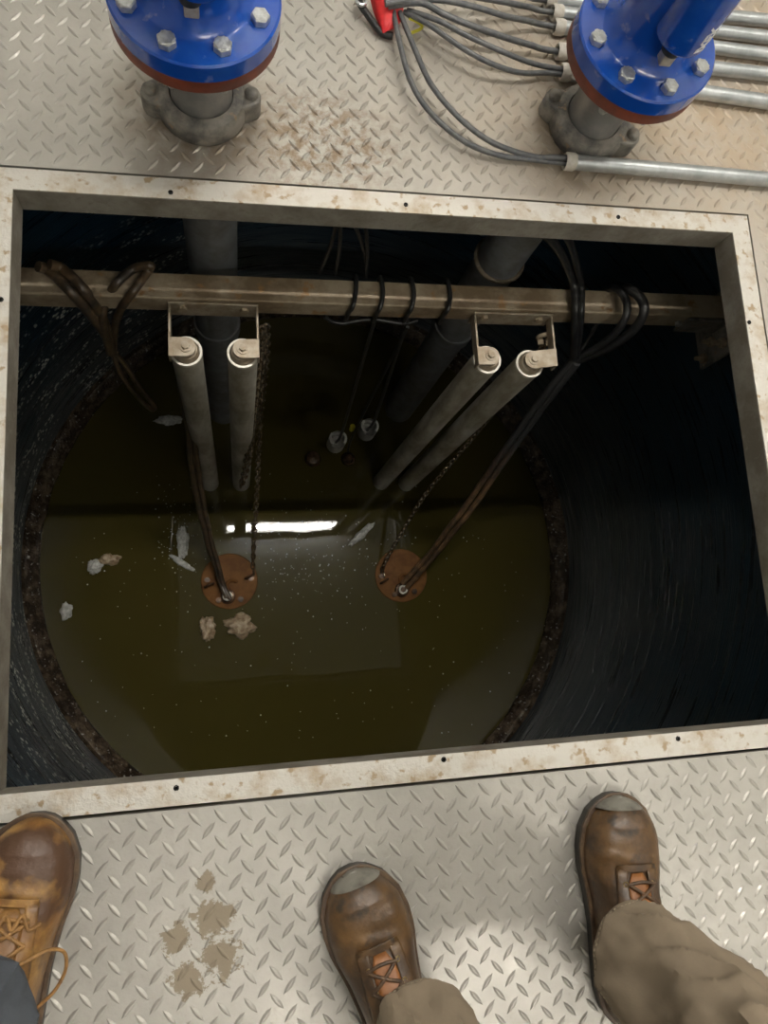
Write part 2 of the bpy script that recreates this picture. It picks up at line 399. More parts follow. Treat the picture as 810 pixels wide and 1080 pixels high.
# hatch frame: steel angle, flange on the deck, leg down into the pit
hf = thing('hatch_frame', 'worn aluminium angle frame round the open pit hatch', 'hatch frame', ((X0+X1)/2, (Y0+Y1)/2, 0))
LIP = -.056; TK = .007; FT = .003
def rail(poly_top, poly_leg):
    m_ = MB(); m_.prism(poly_top, -.0005, FT); r_ = m_.build('frame_rail', M['frame'], hf)
    m_ = MB(); m_.prism(poly_leg, LIP, -.0006); m_.build('frame_lip', M['lip'], hf)['label'] = 'dull grey inner lip'
    return r_
fo = FO - .006
L4 = [((X0-fo,Y1+fo),(X1+fo,Y1+fo),(X1,Y1),(X0,Y1)), ((X0-fo,Y0-fo),(X1+fo,Y0-fo),(X1,Y0),(X0,Y0)),
      ((X0-fo,Y0-fo),(X0-fo,Y1+fo),(X0,Y1),(X0,Y0)), ((X1+fo,Y0-fo),(X1+fo,Y1+fo),(X1,Y1),(X1,Y0))]
def inset(pts, f):
    a, b, c, d = [Vector(q) for q in pts]
    return [tuple(d + (a-d)*f), tuple(c + (b-c)*f), tuple(c), tuple(d)]
for pts in L4:
    rail(pts, inset(pts, .18))
for (px, py) in ((180,203),(428,216),(652,229),(186,831),(468,801),(715,779),(790,340),(1,316)):
    c = at(px, py, FT)
    m_ = MB(); m_.lathe([(.0005,0),(.0042,0),(.0042,.0012),(.0026,.0015),(.0022,-.0005),(.0005,-.0005)], (c.x, c.y, FT), n=16)
    m_.build('screw', M['hole'], hf, smooth=True)

# support beam with end clip
BZ0, BZ1, BY0, BY1 = -.39, -.33, .745, .806
BXR = 1.235
bm_ = thing('support_beam', 'long muddy square steel beam crossing the pit below the hatch', 'beam', (.35, .775, BZ0))
m_ = MB(); m_.box((-.62, BY0, BZ0), (BXR, BY1, BZ1)); m_.build('rail', M['galv_worn'], bm_, bevel=.004)
for px in (714, 733):
    c = at(px, 341, BZ0+.02)
    m_ = MB(); m_.prism(hexpts(.009), 0, .009, T(c.x, BY0, BZ0+.025) @ Matrix.Rotation(pi/2, 4, 'X')); m_.build('bolt', M['bolt'], bm_)
m_ = MB(); m_.box((1.235, .66, -.47), (1.245, .84, -.31)); m_.box((1.12, BY0-.012, -.398), (1.24, BY0-.002, -.33))
m_.build('end_clip', M['coupling'], bm_, bevel=.002)
for y_, z_ in ((.68,-.44),(.71,-.40),(.69,-.36)):
    m_ = MB(); m_.prism(hexpts(.013), 0, .012, T(1.233, y_, z_) @ Matrix.Rotation(-pi/2, 4, 'Y')); m_.prism(hexpts(.006), 0, .03, T(1.233, y_, z_) @ Matrix.Rotation(-pi/2, 4, 'Y'))
    m_.build('anchor_bolt', M['galv_worn'], bm_)
m_ = MB(); m_.tube([(x, BY0-.003, BZ0-.004+.001*sin(x*60)) for x in [(-.13+.02*i) for i in range(10)]], .003, 6)
m_.build('weld_bead', M['bracket'], bm_, smooth=True)

# guide rail brackets
def bracket(x0, x1, pipes, label):
    t = thing('guide_bracket', label, 'bracket', ((x0+x1)/2, BY0, BZ0), 'upper guide pipe brackets on the beam')
    zt, zb = -.345, -.385
    m_ = MB(); m_.box((x0, BY0-.006, zb-.012), (x1, BY0-.001, zt+.006)); m_.build('back_plate', M['bracket'], t, bevel=.001)
    ye = pipes[0][1] - .022
    for s, x, p in ((1, x0, pipes[0]), (-1, x1, pipes[1])):
        m_ = MB(); m_.box((min(x, x+s*.005), ye, zb+.008), (max(x, x+s*.005), BY0-.003, zt)); m_.build('side_arm', M['bracket'], t, bevel=.001)
        px, py = p
        m_ = MB()
        pts = [(x, ye), (px, py-.022)] + [(px + s*.022*sin(a), py - .022*cos(a)) for a in [pi*i/10 for i in range(1, 10)]] + [(px, py+.022), (x, ye+.044)]
        if s < 0: pts = pts[::-1]
        m_.prism(pts, zt-.003, zt+.002); m_.build('tab', M['bracket'], t, bevel=.0008)
        m_ = MB(); m_.lathe([(.0005,0),(.013,0),(.013,.0025),(.0005,.0025)], (px, py, zt+.002), n=24)
        m_.build('washer', M['bracket'], t, smooth=True)
        m_ = MB(); m_.prism(hexpts(.0085, .3), zt+.0045, zt+.011, None)
        m_.v = [q + Vector((px, py, 0)) for q in m_.v]; m_.build('bolt', M['bracket'], t, bevel=.0006)
    for x in (x0+.03, x1-.03):
        m_ = MB(); m_.prism(hexpts(.010), 0, .007, T(x, BY0-.006, zt-.014) @ Matrix.Rotation(pi/2, 4, 'X')); m_.build('bolt', M['galv_worn'], t)
PL = [(-.100,.642),(.022,.640)]; PR = [(.595,.636),(.702,.628)]
bracket(-.136, .058, PL, 'steel U bracket holding the two left guide pipe tops')
bracket(.563, .762, PR, 'steel U bracket holding the two right guide pipe tops')

def guide_pipe(x, y, label):
    t = thing('guide_pipe', label, 'pipe', (x, y, -1.95), 'grey pump guide pipes')
    zt = -.352; r = .034
    m_ = MB(); m_.lathe([(r, -1.95), (r, zt-.018), (r-.004, zt-.018), (r-.004, -1.95)], (x, y, 0), 32, closed=True); m_.build('tube', M['pipe'], t, smooth=True)
    m_ = MB(); m_.lathe([(r+.0006, zt-.026), (r+.0006, zt-.017), (r-.0045, zt-.017), (r-.0045, zt-.026)], (x, y, 0), 32, closed=True); m_.build('rim', M['rim'], t, smooth=True)
    m_ = MB(); m_.lathe([(.004, zt-.06), (r-.006, zt-.06), (r-.006, zt-.012), (r-.010, zt-.005), (.004, zt-.005)], (x, y, 0), 32); m_.build('plug', M['bracket'], t, smooth=True)
guide_pipe(*PL[0], 'leftmost guide pipe of the left pair standing in the water')
guide_pipe(*PL[1], 'guide pipe of the left pair beside the long double chain')
guide_pipe(*PR[0], 'guide pipe of the right pair nearer the strapped riser pipe')
guide_pipe(*PR[1], 'rightmost slanting guide pipe above the thin right chain')

VL = (-.043, .95); VR = (.700, .975)
def riser(x, y, r, label, strap=False):
    t = thing('riser_pipe', label, 'pipe', (x, y, -1.95), 'grey discharge riser pipes in the pit')
    m_ = MB(); m_.lathe([(r, -1.95), (r, -.05), (r-.006, -.05), (r-.006, -1.95)], (x, y, 0), 40, closed=True); m_.build('tube', M['riser'], t, smooth=True)
    m_ = MB(); m_.lathe([(r+.001,-.92),(r+.007,-.92),(r+.007,-.87),(r+.001,-.87)], (x, y, 0), 40, closed=True); m_.build('joint', M['riser'], t, smooth=True)
    if strap:
        m_ = MB(); rr_ = r+.004
        pts = [(x-rr_, BY0+.01, -.40)] + [(x + rr_*cos(a), y + 0 + rr_*sin(a), -.41) for a in [pi+ pi*i/16 for i in range(17)]] + [(x+rr_, BY0+.01, -.40)]
        m_.tube([(x + rr_*cos(a), y + rr_*sin(a), -.47) for a in [2*pi*i/32 for i in range(33)]], .006, 8)
        m_.build('pipe_strap', M['bracket'], t, smooth=True)
riser(VL[0], .945, .060, 'thick grey riser pipe behind the left guide pipes')
riser(.69, .955, .060, 'thick slanting riser pipe with a strap left of the right bracket', True)
# strap arm from the beam
m_ = MB(); m_.box((.40, .70, -.41), (.406, BY0+.005, -.385))

# ------------------------------------------------------------------ pumps
def pump(cx, cy, ang, label):
    z = WL + .006
    t = thing('submersible_pump', label, 'pump', (cx, cy, -1.95), 'round pump heads at the water surface')
    m_ = MB(); m_.lathe([(.09,-1.95),(.095,z-.02),(.106,z-.012),(.109,z-.006),(.107,z-.001),(.103,z)], (cx, cy, 0), 48); m_.build('housing', M['pump'], t, smooth=True)
    R = lambda a, r: (cx + r*cos(a+ang), cy + r*sin(a+ang))
    for a in (radians(5), radians(175), radians(240), radians(300)):
        x, y = R(a, .084)
        m_ = MB(); m_.prism(hexpts(.0115), 0, .012, T(x, y, z)); m_.prism(hexpts(.006), 0, .020, T(x, y, z)); m_.build('bolt', M['pumpdark'], t)
    x, y = R(radians(262), .06)
    m_ = MB(); m_.lathe([(.030, z), (.026, z+.014), (.018, z+.016), (.018, z+.030), (.010, z+.030)], (x, y, 0), 24); m_.build('cable_entry', M['pumpdark'], t, smooth=True)
    m_ = MB(); m_.torus((x, y, z+.030), .0150, .0040, n=24, k=8); m_.build('gland_ring', M['gland'], t, smooth=True)
    for s in (0, pi):
        x, y = R(s+radians(10), .078)
        m_ = MB(); m_.torus((x, y, z+.010), .017, .0048, RZ(ang+.4) @ Matrix.Rotation(pi/2, 4, 'X'), n=20, k=8); m_.build('lifting_eye', M['pumpdark'], t, smooth=True)
    x, y = R(radians(300), .02)
    m_ = MB(); m_.torus((x, y, z+.006), .020, .007, n=20, k=8, arc=pi*1.2, a0=ang+.5); m_.build('handle', M['pump'], t, smooth=True)
    return (x, y, z)
CL = at(242, 613, WL); CR = at(423, 607, WL)
pump(CL.x, CL.y, 0, 'left rusty brown pump head beside two floating pale lumps')
pump(CR.x, CR.y, .1, 'right orange brown pump head with slanting cables and thin chain')

# ------------------------------------------------------------------ chains
def chain(name, pts, label, pitch=.025, wire=.0036, sag=.0):
    P_ = spl(pts, 12); m_ = MB()
    L_ = [0]
    for i in range(1, len(P_)): L_.append(L_[-1] + (P_[i]-P_[i-1]).length)
    k = 0; s = 0.0; idx = 0
    while s < L_[-1]:
        while idx < len(L_)-2 and L_[idx+1] < s: idx += 1
        f = (s-L_[idx])/max(L_[idx+1]-L_[idx], 1e-9); q = P_[idx].lerp(P_[idx+1], f)
        d = (P_[idx+1]-P_[idx]).normalized(); u = d.cross(Vector((0, 1, 0))).normalized(); v = d.cross(u)
        if k % 2: u, v = v, -u
        a_, b_ = pitch*.5+wire*1.1, wire*2.0; rings = []
        for i in range(10):
            t = 2*pi*i/10; c = q + d*(a_*cos(t)) + u*(b_*sin(t)); rad = (d*cos(t) + u*sin(t)).normalized()
            rings.append([c + (rad*cos(2*pi*j/5) + v*sin(2*pi*j/5))*wire for j in range(5)])
        m_.loft(rings + [rings[0]], False, False)
        s += pitch; k += 1
    o = m_.build(name, M['chain'], smooth=True, loc=pts[-1], merge=False)
    return tag(o, label, 'chain')
chain('lifting_chain', [at(281,345,-.40), at(281,372,-.55), at(275,440,-.95), at(271,520,-1.35), at(267,590,-1.68), at(268,608,-1.695)], 'long straight steel chain hanging to the left pump head')
chain('lifting_chain', [at(277,347,-.40), at(275,380,-.58), at(266,450,-.95), at(258,495,-1.25), at(254,512,-1.36), at(259,500,-1.27), at(268,455,-.97), at(279,352,-.43)], 'looped slack chain hanging just right of the left guide pipes')
chain('lifting_chain', [at(578,358,-.42), at(545,405,-.70), at(500,460,-1.0), at(450,520,-1.32), at(420,568,-1.55), at(404,598,-1.69), at(404,606,-1.70)], 'thin slanting chain running down to the right pump head')
# shackle under the beam, at the right bracket
sh = thing('chain_shackle', 'rusty knobbly shackle under the beam inside the right bracket', 'shackle', at(577,356,-.40))
m_ = MB(); c = at(575, 356, -.40); m_.torus(c, .018, .006, Matrix.Rotation(pi/2, 4, 'X') @ RZ(0), n=20, arc=pi*1.3, a0=-.5); m_.build('bow', M['galv_worn'], sh, smooth=True)
for dx in (-.018, .004):
    m_ = MB(); m_.prism(hexpts(.010), 0, .014, T(c.x+dx, c.y-.01, c.z-.006) @ Matrix.Rotation(1.1, 4, 'Y')); m_.build('nut', M['galv_worn'], sh)

# ------------------------------------------------------------------ cables in the pit
def cable(name, pts, r, m, label, cat='cable', group=None, seg=8, jit=0.0):
    P_ = spl(pts, seg)
    if jit:
        P_ = [q + Vector((noise.noise(q*9), noise.noise(q*9+Vector((5,0,0))), 0))*jit for q in P_]
    m_ = MB(); m_.tube(P_, r, 10)
    o = m_.build(name, m, smooth=True, loc=pts[-1]); return tag(o, label, cat, group)
TB = BZ1 + .012
# bundle draped over the beam at the left
g = 'brown cables looped over the left end of the beam'
cable('pump_cable', [at(40,281,-.30), at(52,286,TB), at(76,309,TB+.0), at(98,335,-.40), at(112,355,-.50), at(117,372,-.58)], .0115, M['browncable'], 'left of two brown cables slanting down across the beam', group=g)
cable('pump_cable', [at(52,279,-.30), at(66,284,TB), at(88,305,TB+.0), at(105,330,-.40), at(114,352,-.50), at(118,372,-.58)], .0115, M['browncable'], 'right of two brown cables slanting down across the beam', group=g)
cable('pump_cable', [at(116,372,-.58), at(108,340,-.42), at(112,318,-.375), at(122,300,TB), at(140,284,TB), at(158,280,-.30), at(156,286,TB), at(140,308,TB), at(128,325,-.38), at(121,345,-.50), at(119,372,-.58)], .0095, M['browncable'], 'brown cable loop folded over the beam right of the two slanting ones', group=g)
cable('pump_cable', [at(118,368,-.56), at(124,388,-.66), at(134,405,-.76), at(150,424,-.86), at(161,432,-.90), at(162,427,-.90), at(148,410,-.82), at(134,388,-.68), at(122,372,-.58)], .0065, M['browncable'], 'muddy cable loop hanging free below the left cable bundle', group=g)
# wires to the left pump
cable('pump_cable', [at(186,360,-.46), at(190,400,-.66), at(199,455,-.98), at(206,515,-1.3), at(218,570,-1.55), at(230,605,-1.67), at(239,630,-1.685)], .0105, M['browncable'], 'long brown cable beside the leftmost guide pipe down to the left pump', jit=.006)
cable('pump_cable', [at(193,362,-.46), at(198,410,-.70), at(207,470,-1.06), at(213,520,-1.33), at(223,572,-1.56), at(234,610,-1.67), at(243,632,-1.685)], .0095, M['browncable'], 'second thinner brown cable entering the left pump head gland', jit=.006)
# wires to the right pump
TPZ = -.045
kn = at(605, 378, -.48)
g = 'black cables at the right end of the beam'
cable('pump_cable', [at(560,238,-.07), at(582,254,-.14), at(598,280,-.24), at(605,300,-.30), at(607,325,-.31), at(606,350,-.37), kn], .0105, M['blackcable'], 'thick black cable dropping past the front of the beam at right', group=g)
cable('pump_cable', [at(588,238,-.07), at(601,256,-.14), at(609,283,-.24), at(613,303,-.30), at(613,328,-.31), at(611,352,-.38), kn + Vector((.008,0,0))], .0085, M['blackcable'], 'thinner black cable just right of the thick dropping one', group=g)
cable('pump_cable', [at(636,306,-.36), at(648,304,-.30), at(659,314,-.285), at(661,330,-.29), at(652,348,-.33), at(635,363,-.40), kn + Vector((.01,0,-.01))], .0095, M['blackcable'], 'inner black cable hoop curling over the beam at right', group=g)
cable('pump_cable', [at(648,300,-.36), at(662,304,-.28), at(676,315,-.265), at(679,330,-.27), at(668,348,-.32), at(645,365,-.40), kn + Vector((.012,0,-.02))], .0115, M['blackcable'], 'outer black cable hoop curling over the beam at right', group=g)
cable('pump_cable', [at(630,340,-.41), at(618,362,-.46), kn], .006, M['blackcable'], 'short thin cable stub rising behind the black hoops', group=g)
cable('pump_cable', [kn, at(580,410,-.62), at(535,470,-.92), at(490,535,-1.25), at(452,585,-1.55), at(425,615,-1.68)], .0105, M['tancable'], 'upper muddy cable slanting from the black hoops to the right pump', jit=.006)
cable('pump_cable', [kn + Vector((.01,-.01,-.01)), at(586,412,-.62), at(543,470,-.92), at(497,537,-1.25), at(455,590,-1.55), at(430,619,-1.68)], .0105, M['tancable'], 'lower muddy cable slanting from the black hoops to the right pump', jit=.006)
# four wraps round the beam
for i, (xt, xb) in enumerate(((375,364),(401,394),(433,426),(471,463))):
    a = at(xt, 298, BZ1).x; b = at(xb, 340, BZ0).x
    e = .006
    pts = [(b, BY1+e, BZ0-e), ((a+b)/2+.004, BY1+e, (BZ0+BZ1)/2), (a, BY1+e, BZ1+e), ((a+b)/2+.008, (BY0+BY1)/2, BZ1+e), ((a*.45+b*.55), BY0-e, BZ1+e), ((a*.2+b*.8), BY0-e, (BZ0+BZ1)/2), (b, BY0-e, BZ0-e), (b-.012, (BY0+BY1)/2, BZ0-e-.01), (b, BY1+e, BZ0-e)]
    cable('cable_wrap', pts, .0055, M['blackcable'], ('leftmost', 'second from left', 'third from left', 'rightmost')[i] + ' of four black cords wrapped round the middle of the beam', 'cord', 'black cords wrapped round the beam', seg=5)
cable('loose_cord', [at(342,334,-.385), at(350,339,-.40), at(362,341,-.405), at(378,338,-.40), at(396,337,-.40), at(425,341,-.40), at(440,338,-.40)], .005, M['blackcable'], 'untidy black cord ends along the underside of the beam middle', 'cord')
for i, (a, b) in enumerate((((356,232,-.10),(337,298,-.33)), ((359,232,-.10),(354,298,-.33)), ((372,232,-.10),(387,280,-.30)), ((385,232,-.10),(386,300,-.34)))):
    p0 = at(*a); p1 = at(*b); p0.y = max(p0.y, .80); p1.y = max(p1.y, .82)
    cable('hanging_cord', [p0, p0.lerp(p1, .5) + Vector((.004,0,0)), p1], .0045, M['blackcable'], ('leftmost thin black cord', 'second thin black cord from the left', 'slanting thin black cord', 'rightmost straight thin black cord')[i] + ' hanging behind the beam under the far hatch edge', 'cord', 'thin cords hanging behind the beam')

# float switches on their cords
def float_switch(px, py, z, xt, label):
    c = at(px, py, z); top = at(xt, 338, -.39)
    t = thing('float_switch', label, 'float switch', c, 'grey float weights hanging in the dark')
    m_ = MB(); r = .031
    rings = []
    n_ = 32
    for zz, rr_ in ((-.05,.012),(-.048,.026),(-.04,r),(.03,r)):
        rings.append([c + Vector((rr_*cos(2*pi*i/n_), rr_*sin(2*pi*i/n_), zz)) for i in range(n_)])
    def crown(rr_, z0):
        o = []
        for i in range(n_):
            a = 2*pi*i/n_; h = .045 if abs(sin(a)) < .75 else .012
            o.append(c + Vector((rr_*cos(a), rr_*sin(a), z0 if z0 is not None else h)))
        return o
    rings += [crown(r, None), crown(r-.008, None), [c + Vector(((r-.008)*cos(2*pi*i/n_), (r-.008)*sin(2*pi*i/n_), -.01)) for i in range(n_)]]
    m_.loft(rings); m_.build('weight', M['float'], t, smooth=True)
    m_ = MB(); m_.tube(spl([c + Vector((0,0,-.01)), c + Vector((.002,.002,.15)), top], 8), .005, 8); m_.build('cord', M['blackcable'], t, smooth=True)
float_switch(355, 466, -1.27, 395, 'left grey slotted float weight, lower of the two')
float_switch(388, 453, -1.22, 430, 'right grey slotted float weight beside the yellow tip')
t = thing('float_bulb', 'small brown wet bulb on the cord below the grey weights', 'float switch', at(370, 485, -1.45))
c = at(367, 484, -1.45)
m_ = MB(); m_.lathe([(.004,-.03),(.022,-.022),(.028,0),(.022,.02),(.006,.034)], c, 24, m=None); m_.build('bulb', M['pumpdark'], t, smooth=True)
m_ = MB(); m_.tube(spl([c, at(371,462,-1.33), at(420,365,-.55), at(430,345,-.40)], 6), .0045, 8); m_.build('cord', M['blackcable'], t, smooth=True)
c2 = at(371, 452, -1.27); m_ = MB(); m_.tube([c2 + Vector((0,0,-.012)), c2 + Vector((.004,0,.004)), c2 + Vector((0,.004,.018))], .009, 8); m_.build('yellow_sleeve', M['yellow'], t, smooth=True)['label'] = 'yellow sleeve'
t = thing('float_bulb', 'dim reddish brown bulb floating left of the grey weights', 'float switch', at(330, 485, WL))
c = at(330, 484, WL+.008); m_ = MB(); m_.lathe([(.004,-.028),(.026,-.02),(.034,0),(.026,.02),(.004,.027)], c, 24); m_.build('bulb', M['pumpdark'], t, smooth=True)

# ------------------------------------------------------------------ floating lumps, foam and reflection smears
def lump(px, py, r, m, label, name='grease_lump', cat='lump', group='pale lumps floating on the water', sx=1, sy=1, hz=.45, seed=0, rot=0):
    c = at(px, py, WL)
    bm = bmesh.new(); bmesh.ops.create_icosphere(bm, subdivisions=4, radius=1)
    for v in bm.verts:
        q = v.co.copy(); d = 1 + .45*noise.noise(q*1.6 + Vector((seed,0,0))) + .22*noise.noise(q*4 + Vector((seed,3,0))) + .08*noise.noise(q*11)
        v.co = Vector((q.x*d*r*sx, q.y*d*r*sy, q.z*d*r*hz))
    bmesh.ops.rotate(bm, verts=bm.verts, matrix=Matrix.Rotation(rot, 3, 'Z'))
    me = bpy.data.meshes.new(name); bm.to_mesh(me); bm.free()
    for p in me.polygons: p.use_smooth = True
    me.materials.append(m); o = bpy.data.objects.new(name, me); COL.objects.link(o); o.location = (c.x, c.y, WL+.002)
    return tag(o, label, cat, group)
lump(219, 663, .040, M['lump'], 'narrow upright pale lump floating below the left pump', sx=.8, sy=1.15, seed=3)
lump(253, 660, .046, M['lump'], 'wide pinkish pale lump floating below the left pump', sx=1.15, sy=.9, seed=8)
lump(116, 590, .030, M['lump'], 'brown lump floating near the left side, right of its twin', sx=1.2, sy=.7, seed=5)
lump(100, 597, .028, M['foam'], 'grey frothy lump floating near the left side', seed=6)
lump(70, 645, .030, M['foam'], 'faint grey lump against the left scum ring', sx=.7, seed=9, hz=.2)
lump(178, 443, .032, M['foam'], 'dim flat lump floating behind the leftmost guide pipe', sx=1.5, sy=.6, hz=.2, seed=11)
g = 'water reflections modelled as grey smears round the pumps'  # reflections on the water, shaped as flat pale lumps
lump(193, 572, .040, M['foam'], 'tall white reflection modelled as a smear left of the left pump head', 'reflection_smear', 'foam', g, sx=.55, sy=1.5, hz=.12, seed=12)
lump(192, 594, .035, M['foam'], 'slanting thin reflection modelled as a streak under the tall white smear', 'reflection_smear', 'foam', g, sx=1.4, sy=.35, hz=.1, seed=13, rot=-.6)
lump(381, 564, .050, M['foam'], 'slanting reflection modelled as a streak between the two pump heads', 'reflection_smear', 'foam', g, sx=1.3, sy=.28, hz=.1, seed=15, rot=.7)
# tiny floating specks
m_ = MB()
def speck(c, s):
    k = 5; a0 = random.random()*6
    m_.loft([[c + Vector((s*f*cos(a0+2*pi*i/k), s*f*sin(a0+2*pi*i/k), z)) for i in range(k)] for f, z in ((1.0, -.001), (.9, s*.25), (.3, s*.5))])
for i in range(520):
    u = random.random()
    if u < .55: px, py = random.gauss(310, 70), random.gauss(590, 30)
    elif u < .72: px, py = random.gauss(190, 14), random.gauss(560, 25)
    else: px, py = random.uniform(80, 560), random.uniform(560, 780)
    c = at(px, py, WL)
    if (c.x-TC[0])**2 + (c.y-TC[1])**2 > .95: continue
    if (c-CL).length < .115 or (c-CR).length < .115: continue
    speck(c, random.choice((.0014, .0018, .0022, .0032)))
o = m_.build('foam_specks', M['foam'], loc=(TC[0], TC[1], WL), merge=False)
tag(o, 'tiny white specks of froth scattered over the murky water', 'foam', kind='stuff')

# ------------------------------------------------------------------ valves and couplings
def coupling(x, y, ang, label, zs):
    t = thing('pipe_coupling', label, 'pipe coupling', (x, y, 0), 'grooved iron couplings on the deck')
    m_ = MB(); m_.lathe([(.055,0.0),(.073,0.0),(.077,.006),(.077,.034),(.072,.043),(.060,.046),(.055,.046)], (x, y, 0), 48, closed=True); m_.build('ring', M['coupling'], t, smooth=True)
    for s in (1, -1):
        Mx = T(x, y, 0) @ RZ(ang)
        m_ = MB()
        pl = [(s*.062,-.030),(s*.082,-.024),(s*.098,-.016),(s*.104,0),(s*.098,.016),(s*.082,.024),(s*.062,.030)]
        if s < 0: pl = pl[::-1]
        m_.prism(pl, .0, .042, Mx); m_.build('ear', M['coupling'], t, bevel=.005)
        m_ = MB(); m_.lathe([(.012,.0),(.012,.006),(.009,.010),(.002,.012)], (0,0,0), 20, m=Mx @ T(s*.086, 0, .042)); m_.build('bolt', M['coupling'], t, smooth=True)
    m_ = MB(); m_.lathe([(.053,-.04),(.053,zs),(.047,zs),(.047,-.04)], (x, y, 0), 48, closed=True); m_.build('pipe_stub', M['couplepipe'], t, smooth=True)
coupling(VL[0], VL[1], .05, 'dark iron pipe coupling on the deck under the left blue valve', .196)
coupling(VR[0], VR[1], -.42, 'dirty iron pipe coupling on the deck under the right blue valve', .178)

def valve(x, y, fr, a0, boss, label, zf, text=False):
    t1 = .024; t2 = .030; zt = zf + t1 + t2
    t = thing('plug_valve', label, 'valve', (x, y, zf), 'blue flanged valves above the deck')
    m_ = MB(); m_.lathe([(.054,zf),(fr-.002,zf),(fr,zf+.003),(fr,zf+t1),(.054,zf+t1)], (x, y, 0), 72, closed=True); m_.build('lower_flange', M['rust'], t, smooth=True)['label'] = 'red oxide lower flange'
    m_ = MB(); m_.lathe([(.054,zf+t1),(fr,zf+t1),(fr,zt-.003),(fr-.003,zt),(.088,zt+.0005),(.084,zt+.003),(.074,zt+.012),(.068,zt+.03),(.066,zt+.08),(.068,zt+.12),(.078,zt+.18),(.10,zt+.24),(.11,zt+.30),(.10,zt+.38),(.054,zt+.42)], (x, y, 0), 72); m_.build('body', M['blue'], t, smooth=True)
    for k in range(8):
        a = a0 + 2*pi*k/8; bx, by = x + (fr-.025)*cos(a), y + (fr-.025)*sin(a)
        m_ = MB(); m_.prism(hexpts(.0145, k*.7), 0, .011, T(bx, by, zt)); m_.lathe([(.0142,.011),(.012,.0125),(.001,.0128)], (bx, by, zt), 6)
        m_.build('bolt', M['bolt'], t, bevel=.0012)
        m_ = MB(); m_.prism(hexpts(.0145, k*.5), -.014, 0, T(bx, by, zf)); m_.lathe([(.007,-.026),(.007,-.01)], (bx, by, zf), 12); m_.build('nut', M['bolt'], t, bevel=.001)
    bx, by, br, bz = boss
    m_ = MB(); m_.lathe([(.005,bz),(br-.004,bz),(br,bz+.004),(br,bz+.26),(br-.006,bz+.27),(.005,bz+.27)], (bx, by, 0), 40)
    m_.box((bx-br*.75, by, bz+.02), (bx+br*.75, y, bz+.25)); m_.build('gear_housing', M['blue'], t, smooth=True, bevel=.002)
    m_ = MB(); m_.lathe([(.016,bz-.012),(.016,bz+.002)], (bx-.010, by-.016, 0), 24); m_.build('shaft_seal', M['black'], t, smooth=True)
    m_ = MB(); m_.box((bx-.020, by-.027, bz-.034), (bx+.001, by-.006, bz-.010)); m_.build('square_nut', M['brass'], t, bevel=.002)
    if text:
        cu = bpy.data.curves.new('lettering', 'FONT'); cu.body = 'IXEX'; cu.size = .024; cu.extrude = .0004; cu.offset = .0009; cu.align_x = 'LEFT'; cu.space_character = .92
        tmp = bpy.data.objects.new('tmp', cu); COL.objects.link(tmp)
        dg = bpy.context.evaluated_depsgraph_get(); me = bpy.data.meshes.new_from_object(tmp.evaluated_get(dg))
        bpy.data.objects.remove(tmp)
        ol = org(t)
        for v in me.vertices:      # reads up the cylinder, wrapped on its face
            a = radians(-64) + (v.co.y-.008)/br; rr_ = br + .0006 + v.co.z
            v.co = Vector((bx + rr_*cos(a), by + rr_*sin(a), bz + .012 + v.co.x)) - ol
        lo = bpy.data.objects.new('lettering', me); COL.objects.link(lo); me.materials.clear(); me.materials.append(M['white']); lo.parent = t; lo['label'] = 'white painted lettering running up the housing'
valve(VL[0], .947, .127, radians(22.5+45), (-.036, .899, .038, .312), 'left blue valve with a red brown lower flange', .196)
valve(VR[0]+.006, .978, .127, radians(12), (.710, .916, .043, .300), 'right blue valve with white lettering on its upright housing', .178, True)

# ------------------------------------------------------------------ conduits and deck cables
CR_ = .0145
conds = [((576,1),(1.150,1.272), .013, 'farthest steel conduit, mostly beyond the frame top'),
         ((583,14),(1.147,1.229), .013, 'second farthest steel conduit behind the right valve'),
         ((585,29),(1.141,1.186), .013, 'middle steel conduit running behind the right valve'),
         ((588,55),(1.133,1.137), .0135, 'fourth steel conduit running behind the right valve'),
         ((592,77),(1.120,1.068), .0145, 'fifth steel conduit, nearest behind the right valve'),
         ((596,171),(1.091,.885), CR_, 'lone steel conduit in front of the right valve coupling')]
ends = []
for (px, (xe, ye), r, lab) in conds:
    a = at(px[0], px[1], r); b = Vector((xe, ye, r)); d = (b-a).normalized(); b = a + d*2.2
    t = thing('conduit', lab, 'conduit', a, 'steel conduits lying on the deck'); ends.append((a, d, r))
    Mx = T(a.x, a.y, a.z+.0025) @ d.to_track_quat('Z', 'Y').to_matrix().to_4x4()
    m_ = MB(); m_.lathe([(r,.004),(r,2.2),(r-.002,2.2),(r-.002,.004)], (0,0,0), 32, m=Mx, closed=True); m_.build('tube', M['galv'], t, smooth=True)
    m_ = MB(); m_.lathe([(r+.0022,0),(r+.0022,.016),(r+.001,.019),(r-.003,.019),(r-.0045,.0),(r,-.003)], (0,0,0), 32, m=Mx, closed=True); m_.build('bushing', M['bushing'], t, smooth=True)
def Z(px, py, z): return at(px, py, z)
def c8(pts, zs): return [at(360+x/3.24, y/3.24, z) for (x, y), z in zip(pts, zs)]
def dcable(pts, zs, ci, off, r, label, inside=.08):
    a, d, rr_ = ends[ci]; e = a + Vector((0,0,.0025)) + off
    P_ = c8(pts, zs) + [e - d*.02, e + d*inside]
    m_ = MB(); m_.tube(spl(P_, 8), r, 10); o = m_.build('power_cable', M['cable'], smooth=True, loc=P_[0])
    tag(o, label, 'cable', 'grey cables fanning from the red cloth to the conduits')
O = Vector
dcable([(178,40),(198,140),(238,280),(305,385),(415,480),(535,530),(650,545)], [.028,.035,.035,.03,.024,.014,.012], 5, O((0,0,-.005)), .0052, 'outer grey cable curving down to the lone front conduit')
